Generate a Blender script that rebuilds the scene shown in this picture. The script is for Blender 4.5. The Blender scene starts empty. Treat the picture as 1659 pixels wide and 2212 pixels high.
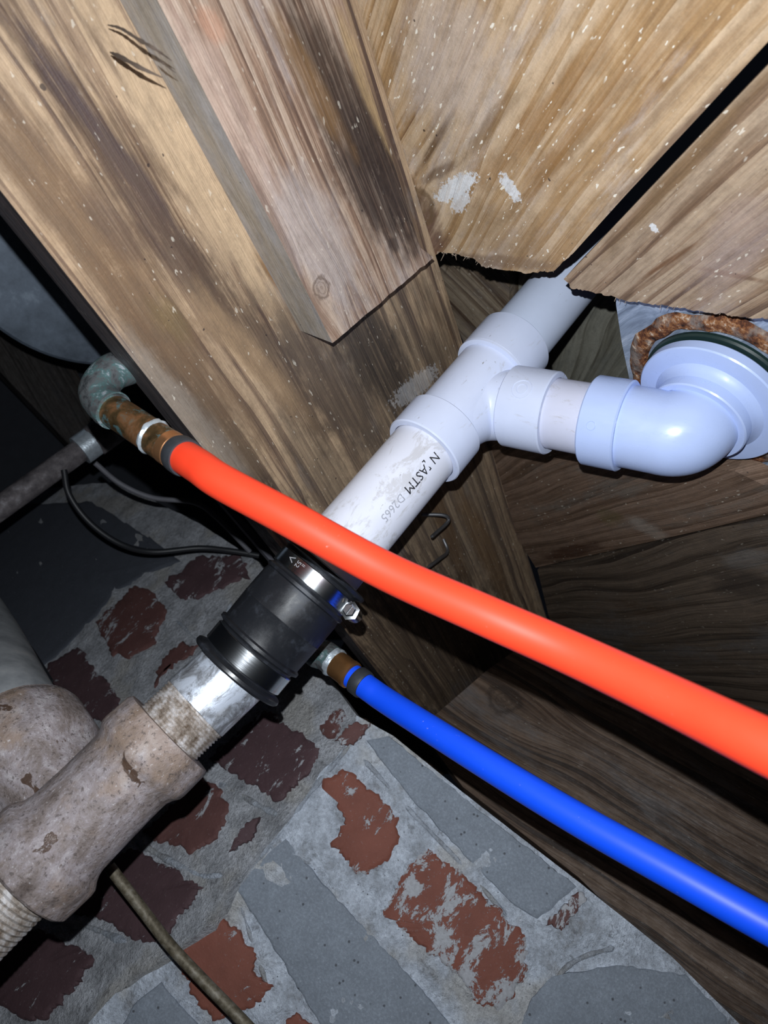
import bpy, bmesh, math, random
from mathutils import Vector, Matrix, noise as mnoise
random.seed(7)
W, H, FPX = 1659.0, 2212.0, 1597.0
CX, CY = W/2, H/2

# ------------------------------------------------------------------ camera
# world up, seen from the camera (x right, y up, z to the viewer)
U = Vector((.633, .716, -.293)).normalized()
WYc = (Vector((0, 0, -1)) - U*(-U.z*1.0)).normalized()
WXc = WYc.cross(U).normalized()
ROT = Matrix((WXc, WYc, U))                    # camera -> world
CAMLOC = Vector((0, 0, 0.75))
cam_d = bpy.data.cameras.new('camera')
cam = bpy.data.objects.new('camera', cam_d)
bpy.context.collection.objects.link(cam)
cam.matrix_world = Matrix.Translation(CAMLOC) @ ROT.to_4x4()
cam_d.sensor_fit = 'VERTICAL'; cam_d.sensor_height = 36.0
cam_d.lens = 36.0*FPX/H
cam_d.clip_start = .01
cam_d.dof.use_dof = True; cam_d.dof.focus_distance = .62; cam_d.dof.aperture_fstop = 11.0
sc = bpy.context.scene
sc.camera = cam
sc.view_settings.view_transform = 'Standard'
sc.view_settings.look = 'None'
sc.view_settings.gamma = 1.0
sc.view_settings.use_curve_mapping = False
sc.view_settings.exposure = 0.0

wd = bpy.data.worlds.new('World'); sc.world = wd; wd.use_nodes = True
wd.node_tree.nodes['Background'].inputs[0].default_value = (.55, .68, 1, 1)
wd.node_tree.nodes['Background'].inputs[1].default_value = .0035

# the phone's flash, just above the lens
fl = bpy.data.lights.new('flash', 'SPOT'); fl.energy = 19.5; fl.color = (.90, .95, 1.0)
fl.spot_size = math.radians(138); fl.spot_blend = 1.0; fl.shadow_soft_size = .0022
flo = bpy.data.objects.new('flash', fl); bpy.context.collection.objects.link(flo)
flo.matrix_world = Matrix.Translation(CAMLOC + ROT @ Vector((-.010, .034, 0))) @ ROT.to_4x4()

# ------------------------------------------------------------------ frames
def ray(px, py): return Vector(((px-CX)/FPX, -(py-CY)/FPX, -1.0))
def w(v): return CAMLOC + ROT @ v              # camera space -> world
def P(px, py, z): return w(ray(px, py)*z)
class Plane:
    def __init__(s, n, k): s.n = n.normalized(); s.k = k
    def z(s, px, py): return s.k / s.n.dot(ray(px, py))
    def at(s, px, py, off=0.0):
        return w(ray(px, py)*s.z(px, py)) + s.wn()*off
    def wn(s):                                 # world normal on the camera's side
        v = ROT @ s.n
        return -v if s.k > 0 else v
    def shifted(s, d):                         # d > 0 : further away from the camera
        return Plane(s.n.copy(), s.k + (d if s.k > 0 else -d))
def plane3(a, b, c):
    a, b, c = [ray(x, y)*z for x, y, z in (a, b, c)]
    n = (b-a).cross(c-a).normalized(); return Plane(n, n.dot(a))
D2 = ray(1500, 2250).normalized(); D2 = (D2 - U*D2.dot(U)).normalized()
NB = U.cross(D2)
kB = NB.dot(ray(910, 545)*.6)
PL_B = Plane(NB, kB)
PL_A = PL_B.shifted(.038)
PL_C = Plane(U, .393)                          # underside of the subfloor

# ------------------------------------------------------------------ objects
WM = {}
def link(o, world, parent=None):
    bpy.context.collection.objects.link(o)
    if parent is not None:
        o.parent = parent
        o.matrix_basis = WM[parent.name].inverted() @ world
    else:
        o.matrix_basis = world
    WM[o.name] = world
    return o
def tag(o, label, cat, group=None):
    o['label'] = label; o['category'] = cat
    if group: o['group'] = group
    return o
def thing(name, loc, label, cat, group=None):
    return tag(link(bpy.data.objects.new(name, None), Matrix.Translation(loc)), label, cat, group)
def meshobj(name, verts, faces, world, mat, parent=None, smooth=False, mats=None, fm=None):
    inv = world.inverted()
    me = bpy.data.meshes.new(name)
    me.from_pydata([inv @ Vector(v) for v in verts], [], faces)
    bm = bmesh.new(); bm.from_mesh(me); bmesh.ops.recalc_face_normals(bm, faces=bm.faces); bm.to_mesh(me); bm.free()
    for m in (mats or [mat]): me.materials.append(m)
    if fm:
        for p, i in zip(me.polygons, fm): p.material_index = i
    if smooth:
        for p in me.polygons: p.use_smooth = True
        me.set_sharp_from_angle(angle=math.radians(38))
    return link(bpy.data.objects.new(name, me), world, parent)
def frame(o, x, z):
    z = z.normalized(); y = z.cross(x).normalized(); x = y.cross(z).normalized()
    return Matrix.Translation(o) @ Matrix((x, y, z)).transposed().to_4x4()
def zframe(o, z):
    z = z.normalized()
    x = Vector((.31, .87, .13)); x = (x - z*x.dot(z)).normalized()
    return frame(o, x, z)
def ragged(pts, step=9, amp=2.2, closed=True, seed=0):
    out = []; n = len(pts)
    for i in range(n if closed else n-1):
        a = Vector(pts[i]); b = Vector(pts[(i+1) % n]); L = (b-a).length
        k = max(1, int(L/step)); nr = Vector((-(b-a).y, (b-a).x))/max(L, 1e-6)
        for j in range(k):
            p = a.lerp(b, j/k)
            t = mnoise.noise(Vector((p.x*.045, p.y*.045, seed))) * 1.4 + mnoise.noise(Vector((p.x*.17, p.y*.17, seed+5)))
            p = p + nr*(amp*t if j else amp*.3*t)
            out.append((p.x, p.y))
    return out
def slab(name, outline, plane, thick, grain, mat, parent=None, off=0.0):
    """flat piece: outline in photo pixels laid on a plane at its distance, real thickness away from the camera"""
    nrm = plane.wn()
    top = [plane.at(x, y, off) for x, y in outline]
    bot = [p - nrm*thick for p in top]
    c = sum(top, Vector())/len(top)
    gx = plane.at(*grain[1]) - plane.at(*grain[0])
    fr = frame(c, gx, nrm)
    n = len(top)
    faces = [list(range(n)), list(range(2*n-1, n-1, -1))]
    faces += [[i, (i+1) % n, n+(i+1) % n, n+i] for i in range(n)]
    o = meshobj(name, top+bot, faces, fr, mat, parent)
    return o
def lump(name, outline, plane, h, inset, depth, mat, parent, grain=((0, 0), (1, 1)), step=9, amp=3, seed=0, base=0.0):
    """brick or block showing in the mortar: ragged rim, softened edge, slightly uneven face"""
    ol = ragged(outline, step, amp, True, seed)
    cx = sum(p[0] for p in ol)/len(ol); cy = sum(p[1] for p in ol)/len(ol)
    n = len(ol); nrm = plane.wn(); vs = []
    rings = [(1.0, -depth), (1.0, base+h*.45), (1-inset*.45, base+h*.88), (1-inset, base+h), (.45, base+h*1.08)]
    for s, hh in rings:
        for x, y in ol:
            q = plane.at(cx+(x-cx)*s, cy+(y-cy)*s)
            r = mnoise.noise(q*70)*.0010 if hh > 0 else 0
            vs.append(q + nrm*(hh+r))
    faces = []
    for k in range(len(rings)-1):
        for i in range(n):
            faces.append([k*n+i, k*n+(i+1) % n, (k+1)*n+(i+1) % n, (k+1)*n+i])
    faces.append([(len(rings)-1)*n+i for i in range(n)])
    faces.append([i for i in range(n-1, -1, -1)])
    c = plane.at(cx, cy)
    fr = frame(c, plane.at(*grain[1])-plane.at(*grain[0]), nrm)
    return meshobj(name, vs, faces, fr, mat, parent, smooth=True)
def catmull(pts, n=8):
    pts = [Vector(p) for p in pts]
    q = [pts[0]*2-pts[1]] + pts + [pts[-1]*2-pts[-2]]
    out = []
    for i in range(1, len(q)-2):
        a, b, c, d = q[i-1:i+3]
        for j in range(n):
            t = j/n
            out.append(.5*((2*b)+(c-a)*t+(2*a-5*b+4*c-d)*t*t+(3*b-a-3*c+d)*t**3))
    out.append(pts[-1]); return out
def tube_geo(path, radii, seg=28, cap=True, vs=None, fs=None):
    vs = [] if vs is None else vs; fs = [] if fs is None else fs
    base = len(vs); n = len(path)
    T = [(path[min(i+1, n-1)]-path[max(i-1, 0)]).normalized() for i in range(n)]
    x = T[0].orthogonal().normalized()
    for i in range(n):
        x = (x - T[i]*x.dot(T[i])).normalized(); y = T[i].cross(x)
        r = radii[i] if hasattr(radii, '__len__') else radii
        for k in range(seg):
            a = 2*math.pi*k/seg
            vs.append(path[i] + (x*math.cos(a)+y*math.sin(a))*r)
    for i in range(n-1):
        for k in range(seg):
            k2 = (k+1) % seg
            fs.append([base+i*seg+k, base+i*seg+k2, base+(i+1)*seg+k2, base+(i+1)*seg+k])
    if cap:
        fs.append([base+k for k in range(seg-1, -1, -1)])
        fs.append([base+(n-1)*seg+k for k in range(seg)])
    return vs, fs
def tube(name, path, radii, mat, parent=None, seg=28, fr=None):
    vs, fs = tube_geo(path, radii, seg)
    fr = fr or zframe(path[0], path[-1]-path[0])
    return meshobj(name, vs, fs, fr, mat, parent, smooth=True)
def lathe_geo(a, b, prof, seg=64, vs=None, fs=None, wob=0.0, closed=True):
    """prof: (fraction along a-b, radius)"""
    vs = [] if vs is None else vs; fs = [] if fs is None else fs
    base = len(vs); fr = zframe(a, b-a); L = (b-a).length
    for t, r in prof:
        for k in range(seg):
            an = 2*math.pi*k/seg
            rr = r
            if wob:
                rr = r + wob*mnoise.noise(Vector((math.cos(an)*1.7, math.sin(an)*1.7, t*3))*1.6)+wob*.5*mnoise.noise(Vector((math.cos(an)*5, math.sin(an)*5, t*9)))
            vs.append(fr @ Vector((rr*math.cos(an), rr*math.sin(an), t*L)))
    n = len(prof)
    for i in range(n-1):
        for k in range(seg):
            k2 = (k+1) % seg
            fs.append([base+i*seg+k, base+i*seg+k2, base+(i+1)*seg+k2, base+(i+1)*seg+k])
    if closed:
        fs.append([base+k for k in range(seg-1, -1, -1)])
        fs.append([base+(n-1)*seg+k for k in range(seg)])
    return vs, fs
def lathe(name, a, b, prof, mat, parent=None, seg=64, wob=0.0, closed=True):
    vs, fs = lathe_geo(a, b, prof, seg, wob=wob, closed=closed)
    return meshobj(name, vs, fs, zframe(a, b-a), mat, parent, smooth=True)
def rounded_cyl(r, t0, t1, e, er):
    return [(t0, r-er), (t0+e*.3, r-er*.3), (t0+e, r), (t1-e, r), (t1-e*.3, r-er*.3), (t1, r-er)]

# ------------------------------------------------------------------ materials
class N:
    def __init__(s, name, rough=.6, spec=.4, metal=0.0):
        s.m = bpy.data.materials.new(name); s.m.use_nodes = True
        s.t = s.m.node_tree; s.b = s.t.nodes['Principled BSDF']
        s.b.inputs['Roughness'].default_value = rough
        s.b.inputs['Metallic'].default_value = metal
        s.b.inputs['Specular IOR Level'].default_value = spec
        s.co = s.t.nodes.new('ShaderNodeTexCoord').outputs['Object']
    def L(s, a, b): s.t.links.new(a, b)
    def put(s, sock, v):
        if isinstance(v, bpy.types.NodeSocket): s.L(v, sock)
        elif isinstance(v, (tuple, list)) and len(v) == 3 and sock.type == 'RGBA': sock.default_value = (*v, 1)
        else: sock.default_value = v
    def math(s, op, a, b=0.0, clamp=False):
        n = s.t.nodes.new('ShaderNodeMath'); n.operation = op; n.use_clamp = clamp
        s.put(n.inputs[0], a); s.put(n.inputs[1], b); return n.outputs[0]
    def map(s, vec, loc=(0, 0, 0), rot=(0, 0, 0), scale=(1, 1, 1), kind='POINT'):
        n = s.t.nodes.new('ShaderNodeMapping'); n.vector_type = kind; s.put(n.inputs[0], vec)
        n.inputs['Location'].default_value = loc; n.inputs['Rotation'].default_value = rot; n.inputs['Scale'].default_value = scale
        return n.outputs[0]
    def noise(s, vec, scale, detail=3, rough=.55, dist=0.0):
        n = s.t.nodes.new('ShaderNodeTexNoise'); s.put(n.inputs['Vector'], vec)
        n.inputs['Scale'].default_value = scale; n.inputs['Detail'].default_value = detail
        n.inputs['Roughness'].default_value = rough; n.inputs['Distortion'].default_value = dist
        return n.outputs[0]
    def noisec(s, vec, scale, detail=2):
        n = s.t.nodes.new('ShaderNodeTexNoise'); s.put(n.inputs['Vector'], vec)
        n.inputs['Scale'].default_value = scale; n.inputs['Detail'].default_value = detail
        return n.outputs['Color']
    def wave(s, vec, scale, dist=2.0, profile='SAW', direction='Y', dscale=1.0, detail=2):
        n = s.t.nodes.new('ShaderNodeTexWave'); s.put(n.inputs['Vector'], vec)
        n.wave_type = 'BANDS'; n.bands_direction = direction; n.wave_profile = profile
        n.inputs['Scale'].default_value = scale; n.inputs['Distortion'].default_value = dist
        n.inputs['Detail'].default_value = detail; n.inputs['Detail Scale'].default_value = dscale
        return n.outputs['Fac']
    def voro(s, vec, scale, feature='F1'):
        n = s.t.nodes.new('ShaderNodeTexVoronoi'); s.put(n.inputs['Vector'], vec); n.feature = feature
        n.inputs['Scale'].default_value = scale; return n.outputs['Distance']
    def step(s, v, a, b, lo=0.0, hi=1.0):
        n = s.t.nodes.new('ShaderNodeMapRange'); n.interpolation_type = 'SMOOTHSTEP'
        s.put(n.inputs[0], v); n.inputs[1].default_value = a; n.inputs[2].default_value = b
        n.inputs[3].default_value = lo; n.inputs[4].default_value = hi; return n.outputs[0]
    def ramp(s, v, stops):
        n = s.t.nodes.new('ShaderNodeValToRGB'); s.put(n.inputs[0], v); e = n.color_ramp.elements
        while len(e) < len(stops): e.new(.5)
        for el, (p, c) in zip(e, stops): el.position = p; el.color = (*c, 1)
        return n.outputs[0]
    def mix(s, f, a, b, mode='MIX'):
        n = s.t.nodes.new('ShaderNodeMix'); n.data_type = 'RGBA'; n.blend_type = mode
        s.put(n.inputs[0], f); s.put(n.inputs[6], a); s.put(n.inputs[7], b); return n.outputs[2]
    def vadd(s, a, b, op='ADD'):
        n = s.t.nodes.new('ShaderNodeVectorMath'); n.operation = op; s.put(n.inputs[0], a); s.put(n.inputs[1], b); return n.outputs[0]
    def length(s, a):
        n = s.t.nodes.new('ShaderNodeVectorMath'); n.operation = 'LENGTH'; s.put(n.inputs[0], a); return n.outputs['Value']
    def sep(s, v):
        n = s.t.nodes.new('ShaderNodeSeparateXYZ'); s.put(n.inputs[0], v); return n.outputs
    def comb(s, x, y, z):
        n = s.t.nodes.new('ShaderNodeCombineXYZ')
        for i, v in enumerate((x, y, z)): s.put(n.inputs[i], v)
        return n.outputs[0]
    def bump(s, h, strength=.5, dist=.001):
        n = s.t.nodes.new('ShaderNodeBump'); s.put(n.inputs['Height'], h)
        n.inputs['Strength'].default_value = strength; n.inputs['Distance'].default_value = dist
        s.L(n.outputs[0], s.b.inputs['Normal'])
    def col(s, c): s.put(s.b.inputs['Base Color'], c); return s
    def rough(s, v): s.put(s.b.inputs['Roughness'], v); return s
    def ell(s, cx, cy, ang, hl, hw, soft=.45, wob=.35, ws=22, stretch=3.0):
        """mask 1 inside an uneven ellipse on the face (object x, y)"""
        v = s.map(s.co, (cx, cy, 0), (0, 0, ang), (1, 1, 1), 'TEXTURE')
        v = s.map(v, scale=(1/hl, 1/hw, 0))
        d = s.length(v)
        nn = s.noise(s.map(s.co, scale=(1/stretch, 1, 1)), ws*4, 4, .65)
        d = s.math('ADD', d, s.math('MULTIPLY', s.math('SUBTRACT', nn, .5), wob*4))
        return s.step(d, 1+soft, 1-soft)

def wood(name, light, mid, dark, rings=55, contrast=1.0, stain=(.06, .028, .012), stain_amt=.5, grey=(.27, .24, .23), grey_amt=.4,
         specks=.5, off=(0, 0, 0), blobs=(), fine=1.0, rough=.55, knots=(), bump=.5, wav=1.0, grime=.34):
    m = N(name, rough, .45)
    co = m.map(m.co, loc=off)
    x, y, z = m.sep(co)[:3]
    yb = y
    dk = None
    for (kx, ky, kr) in knots:                 # knots bend the grain round them
        v = m.map(m.co, (kx, ky, 0), (0, 0, 0), (1, 1, 1), 'TEXTURE')
        d = m.length(m.map(v, scale=(.5, 1, 0)))
        g = m.step(d, kr*4.5, 0)
        sy = m.sep(v)[1]
        yb = m.math('SUBTRACT', yb, m.math('MULTIPLY', m.math('MULTIPLY', sy, g), .75))
        kn = m.math('MULTIPLY', m.math('SUBTRACT', m.noise(m.co, .55/kr, 4, .7), .5), kr*1.3)
        d1 = m.math('ADD', m.length(m.map(v, scale=(.8, 1, 0))), kn)
        kk = m.step(d1, kr*1.2, kr*.7)
        rim = m.math('MULTIPLY', m.step(d1, kr*.7, kr*.98), m.step(d1, kr*1.35, kr*1.0))
        inner = m.step(m.math('SINE', m.math('MULTIPLY', d1, 14/kr)), .2, 1, 0, .6)
        kk = m.math('MAXIMUM', m.math('MULTIPLY', kk, m.math('ADD', m.math('MULTIPLY', inner, .5), .35)), m.math('MULTIPLY', rim, .8))
        dk = kk if dk is None else m.math('MAXIMUM', dk, kk)
    c2 = m.comb(x, yb, z)
    warp = m.noise(m.map(c2, scale=(.45, 1.1, 1.1)), 6, 2, .45)
    wy = m.math('ADD', yb, m.math('MULTIPLY', m.math('SUBTRACT', warp, .5), .022*wav))
    c3 = m.comb(x, m.math('ADD', wy, m.math('MULTIPLY', z, .6)), 0.0)
    n1 = m.noise(m.map(c3, scale=(.03, 1, 1)), rings*1.0, 4, .7)          # unevenly spaced growth rings
    saw = m.wave(m.map(c3, scale=(.06, 1, 1)), rings*.36, 9.0, 'SAW', 'Y', 1.1, 3)
    fin = m.noise(m.map(c3, scale=(.018, 1, 1)), rings*6, 4, .75)
    fin2 = m.noise(m.map(c3, loc=(3, 1, 0), scale=(.05, 1, 1)), rings*15, 3, .75)
    g = m.math('ADD', m.math('MULTIPLY', n1, .80), m.math('MULTIPLY', saw, .20))
    g = m.math('ADD', g, m.math('MULTIPLY', m.math('SUBTRACT', fin, .5), .60*fine))
    gg = m.math('ADD', m.math('MULTIPLY', m.math('SUBTRACT', g, .485), 3.5*contrast), .42, True)
    c = m.ramp(gg, [(0, light), (.40, tuple(.6*a+.4*b for a, b in zip(light, mid))), (.66, mid), (1, dark)])
    dl = m.math('MULTIPLY', m.step(fin, .56, .68), m.step(m.noise(m.map(co, loc=(9, 9, 9), scale=(.2, 1, 1)), 30, 4, .7), .44, .6))
    c = m.mix(m.math('MULTIPLY', dl, .55), c, dark)
    gn = m.noise(m.map(co, scale=(.25, 1, 1)), 14, 7, .72)               # weathered grey film
    c = m.mix(m.step(gn, .60-.2*grey_amt, .70-.12*grey_amt, 0, .7), c, grey)
    sn = m.noise(m.map(co, loc=(3, 1, 2), scale=(.16, 1, 1)), 11, 7, .72, .3)   # damp stains along the grain
    sf = m.math('MULTIPLY', m.step(sn, .64-.2*stain_amt, .74-.18*stain_amt), m.step(fin, .3, .6, .45, 1))
    c = m.mix(m.math('MULTIPLY', sf, .7), c, stain)
    for (ex, ey, an, hl, hw, colr, amt, soft) in blobs:
        if colr[0] > .8:
            e = m.ell(ex, ey, an, hl, hw, .12, .55, 75, 1.3)
        else:
            e = m.ell(ex, ey, an, hl, hw, soft, .42, 20)
        e = m.math('MULTIPLY', e, m.step(fin, .2, .58, .5, 1))
        c = m.mix(m.math('MULTIPLY', e, amt), c, colr)
    gr = m.noise(m.map(co, loc=(1, 4, 2), scale=(.45, 1, 1)), 85, 8, .8)        # dirt in the pores
    c = m.mix(m.step(gr, .42, .66, 0, grime), c, tuple(.32*a for a in mid))
    c = m.mix(m.step(gr, .44, .30, 0, grime*.6), c, tuple(min(.85, 1.25*a+.04) for a in light))
    c = m.mix(m.step(fin2, .54, .70, 0, .35*fine), c, dark)
    if dk is not None: c = m.mix(m.math('MULTIPLY', dk, .85), c, tuple(.3*a for a in mid))
    if specks:                                                                   # pale flecks
        sp = m.noise(m.map(co, scale=(.38, 1, 1)), 300, 2, .5)
        sp2 = m.noise(m.map(co, loc=(5, 5, 5)), 26, 3, .6)
        s1 = m.math('MULTIPLY', m.step(sp, .675-.025*specks, .705-.025*specks), m.step(sp2, .45, .55))
        c = m.mix(m.math('MULTIPLY', s1, min(1, specks*1.1)), c, (.86, .80, .68))
        sp3 = m.noise(m.map(co, loc=(2, 8, 1)), 170, 1, .5)
        c = m.mix(m.step(sp3, .775, .79, 0, .8), c, (.03, .02, .02))
    m.col(c)
    m.rough(m.step(gr, .35, .65, rough-.14, rough+.15))
    h = m.math('ADD', m.math('MULTIPLY', gg, -.8), m.math('MULTIPLY', fin, -.9))
    h = m.math('ADD', h, m.math('MULTIPLY', m.noise(co, 380, 3, .7), .5))
    m.bump(h, bump, .0014)
    return m.m

class Board:
    """works out an outline's local frame first so that marks can be given in the wood's own coordinates"""
    def __init__(s, outline, plane, grain):
        s.pl = plane; top = [plane.at(x, y) for x, y in outline]
        c = sum(top, Vector())/len(top)
        s.fr = frame(c, plane.at(*grain[1])-plane.at(*grain[0]), plane.wn()); s.inv = s.fr.inverted()
    def loc(s, x, y): v = s.inv @ s.pl.at(x, y); return v
    def blob(s, a, b, wpx, col, amt=.8, soft=.45):
        p, q = s.loc(*a), s.loc(*b)
        mid = ((a[0]+b[0])/2, (a[1]+b[1])/2)
        d = q-p; an = math.atan2(d.y, d.x)
        dx, dy = b[0]-a[0], b[1]-a[1]; l = math.hypot(dx, dy)
        r = s.loc(mid[0]-dy/l*wpx/2, mid[1]+dx/l*wpx/2); m0 = s.loc(*mid)
        dd = r-m0; hw = abs(-dd.x*math.sin(an)+dd.y*math.cos(an))
        return (m0.x, m0.y, an, d.length/2, max(hw, .0008), col, amt, soft)
    def knot(s, x, y, rpx):
        p = s.loc(x, y); q = s.loc(x+rpx, y); return (p.x, p.y, (q-p).length)

def simple(name, col, rough=.5, metal=0.0, spec=.5, var=.0, vs=60, bump=0.0, bs=300):
    m = N(name, rough, spec, metal)
    if var:
        m.col(m.mix(m.noise(m.co, vs, 4, .6), tuple(a*(1-var) for a in col), tuple(min(1, a*(1+var)) for a in col)))
    else: m.col(col)
    if bump: m.bump(m.noise(m.co, bs, 3, .6), bump, .0006)
    return m.m

DKBR = (.045, .022, .012); PURP = (.085, .058, .062); AMBER = (.30, .155, .055); WHITE = (.82, .84, .86); BLACK = (.012, .010, .010)

# ------------------------------------------------------------------ SETTING: walls
def mortar_mat(name, k=1.0, cold=(.52, .575, .66)):
    m = N(name, .85, .25)
    n1 = m.noise(m.co, 26, 6, .7); n2 = m.noise(m.co, 260, 4, .7); n3 = m.noise(m.map(m.co, loc=(4, 2, 1)), 9, 3, .6)
    c = m.ramp(n1, [(.32, tuple(k*a for a in (.26, .27, .29))), (.46, tuple(k*a*.8 for a in cold)), (.62, tuple(k*a*1.15 for a in cold))])
    c = m.mix(m.step(n3, .50, .62, 0, .6), c, (.44*k, .42*k, .38*k)); n4 = m.noise(m.map(m.co, loc=(8, 2, 1)), 70, 6, .8); c = m.mix(m.step(n4, .54, .66, 0, .55), c, (.17, .17, .18))
    c = m.mix(m.step(n2, .3, .75, .35, 0), c, (.10, .10, .11))
    pit = m.voro(m.co, 150)
    c = m.mix(m.math('MULTIPLY', m.step(pit, .14, .05), m.step(n1, .5, .6)), c, (.05, .05, .055))
    c = m.mix(m.step(n2, .68, .8, 0, .5), c, (.75, .78, .82))
    m.col(c); m.bump(m.math('ADD', n2, m.math('MULTIPLY', n4, 2.5)), 1.0, .0030); return m.m
def block_mat(name, base=(.31, .355, .42)):
    m = N(name, .8, .25)
    n1 = m.noise(m.co, 34, 5, .65); n2 = m.noise(m.co, 420, 3, .75); v = m.voro(m.map(m.co, loc=(1, 1, 1)), 75)
    c = m.mix(n1, tuple(a*.72 for a in base), tuple(a*1.28 for a in base))
    c = m.mix(m.step(n2, .35, .75, .35, 0), c, (.08, .085, .095))
    c = m.mix(m.step(v, .13, .06, 0, .75), c, (.05, .05, .055))
    c = m.mix(m.step(n2, .66, .74, 0, .6), c, (.6, .64, .7))
    m.col(c); m.bump(n2, .7, .0012); return m.m
def brick_mat(name, red, smear=.5, off=(0, 0, 0)):
    m = N(name, .7, .3)
    co = m.map(m.co, loc=off)
    n1 = m.noise(co, 30, 5, .65); n2 = m.noise(co, 300, 3, .7)
    c = m.mix(n1, tuple(a*.62 for a in red), tuple(a*1.25 for a in red))
    c = m.mix(m.step(n2, .6, .8, 0, .3), c, (.4, .38, .38))
    sm = m.noise(m.map(co, loc=(7, 3, 5), rot=(0, 0, .5), scale=(1, .55, 1)), 38, 7, .78, .4)
    f = m.step(sm, .645-.2*smear, .67-.2*smear)
    c = m.mix(f, c, m.mix(n2, (.26, .25, .26), (.58, .61, .66)))
    m.col(c); m.bump(m.math('ADD', n2, m.math('MULTIPLY', f, 1.2)), .5, .001); return m.m

PL_R = plane3((750, 1590, .84), (250, 2140, .75), (1500, 2150, .72))
PL_L = plane3((750, 1590, .84), (250, 2140, .75), (330, 1340, 1.15))
M_MORT = mortar_mat('mortar grey', 1.75); M_MORTL = mortar_mat('mortar dusty', 1.4, (.50, .52, .56))
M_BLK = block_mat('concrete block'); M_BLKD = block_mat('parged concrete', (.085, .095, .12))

def wall_grid(name, poly, plane, mat, step=10, amp=.0042, thick=.03):
    """uneven mortar face over a polygon, closed at the back"""
    bm = bmesh.new()
    xs = [p[0] for p in poly]; ys = [p[1] for p in poly]
    vs = [bm.verts.new((x, y, 0)) for x, y in poly]; bm.faces.new(vs)
    x = min(xs)+step
    for lo, hi, nn in ((min(xs), max(xs), (1, 0, 0)), (min(ys), max(ys), (0, 1, 0))):
        v = lo+step
        while v < hi:
            co = (v, 0, 0) if nn[0] else (0, v, 0)
            bmesh.ops.bisect_plane(bm, geom=bm.verts[:]+bm.edges[:]+bm.faces[:], plane_co=co, plane_no=nn)
            v += step
    bm.verts.index_update()
    nrm = plane.wn(); top = []; 
    for v in bm.verts:
        q = plane.at(v.co.x, v.co.y)
        d = mnoise.fractal(q*26, 1.0, 2.0, 4)*amp + mnoise.noise(q*160)*amp*.22
        top.append(q + nrm*d)
    faces = [[v.index for v in f.verts] for f in bm.faces]
    be = [(e.verts[0].index, e.verts[1].index) for e in bm.edges if len(e.link_faces) == 1]
    n = len(top); bi = sorted({i for e in be for i in e}); mp = {i: n+k for k, i in enumerate(bi)}
    verts = top + [top[i]-nrm*thick for i in bi]
    faces += [[a, b, mp[b], mp[a]] for a, b in be]
    bm.free()
    c = sum(top, Vector())/n
    o = meshobj(name, verts, faces, frame(c, plane.at(900, 2000)-plane.at(500, 1600), nrm), mat, None, smooth=True)
    o['kind'] = 'structure'; return o

EDGE = [(770, 1545), (762, 1590), (690, 1668), (620, 1765), (560, 1835), (500, 1915), (450, 2000), (360, 2065), (250, 2145), (170, 2235), (110, 2330)]
wall_right = wall_grid('wall_right', EDGE + [(1100, 2420), (1560, 2420), (1660, 2330), (1640, 2255), (1450, 2065), (1250, 1905), (1000, 1712), (850, 1590)], PL_R, M_MORT)
wall_left = wall_grid('wall_left', list(reversed(EDGE)) + [(700, 1450), (560, 1215), (430, 1130), (250, 1040), (60, 1060), (-140, 1120), (-200, 1500), (-180, 2330)], PL_L, M_MORTL)

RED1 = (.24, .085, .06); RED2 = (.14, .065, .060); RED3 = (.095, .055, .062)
mb = {}
def bk(wall, plane, pts, red, smear, seed):
    smear = min(.8, smear+.08)
    key = (red, smear, seed)
    mat = brick_mat('brick %d' % seed, red, smear, (seed*.37, seed*.61, 0))
    return lump('brick', pts, plane, .0042, .10, .03, mat, wall, ((500, 1600), (900, 2000)), 5, 7.0, seed)
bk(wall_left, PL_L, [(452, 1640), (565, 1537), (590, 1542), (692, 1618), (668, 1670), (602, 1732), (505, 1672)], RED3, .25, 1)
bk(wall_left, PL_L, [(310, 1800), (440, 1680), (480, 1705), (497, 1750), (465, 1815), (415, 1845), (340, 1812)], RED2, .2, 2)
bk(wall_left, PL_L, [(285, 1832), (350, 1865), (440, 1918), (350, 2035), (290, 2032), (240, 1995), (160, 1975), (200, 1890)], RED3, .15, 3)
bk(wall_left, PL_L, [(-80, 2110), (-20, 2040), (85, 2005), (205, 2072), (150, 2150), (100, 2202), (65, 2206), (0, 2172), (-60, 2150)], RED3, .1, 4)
bk(wall_right, PL_R, [(378, 2065), (455, 1975), (505, 2000), (548, 2055), (553, 2108), (592, 2130), (560, 2165), (530, 2182), (460, 2205), (420, 2150)], RED1, .12, 5)
bk(wall_right, PL_R, [(697, 1690), (740, 1662), (770, 1675), (800, 1705), (862, 1765), (860, 1812), (840, 1855), (790, 1888), (765, 1882), (735, 1835), (714, 1822), (748, 1782), (728, 1730)], RED1, .25, 6)
bk(wall_right, PL_R, [(885, 1865), (925, 1832), (995, 1885), (1090, 1980), (1135, 2025), (1140, 2095), (1085, 2178), (1040, 2172), (975, 2095), (905, 2040), (828, 1970), (860, 1910)], RED1, .62, 7)
bk(wall_right, PL_R, [(494, 1840), (530, 1780), (562, 1765), (550, 1808), (508, 1838)], RED3, .4, 8)
bk(wall_right, PL_R, [(722, 1600), (768, 1560), (800, 1562), (790, 1590), (752, 1612)], RED2, .4, 9)
bk(wall_right, PL_R, [(606, 2222), (640, 2186), (690, 2222), (700, 2260), (640, 2275)], RED1, .2, 10)
bk(wall_left, PL_L, [(207, 1345), (295, 1265), (325, 1278), (362, 1318), (345, 1365), (322, 1402), (285, 1422), (245, 1420)], RED2, .3, 11)
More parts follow.
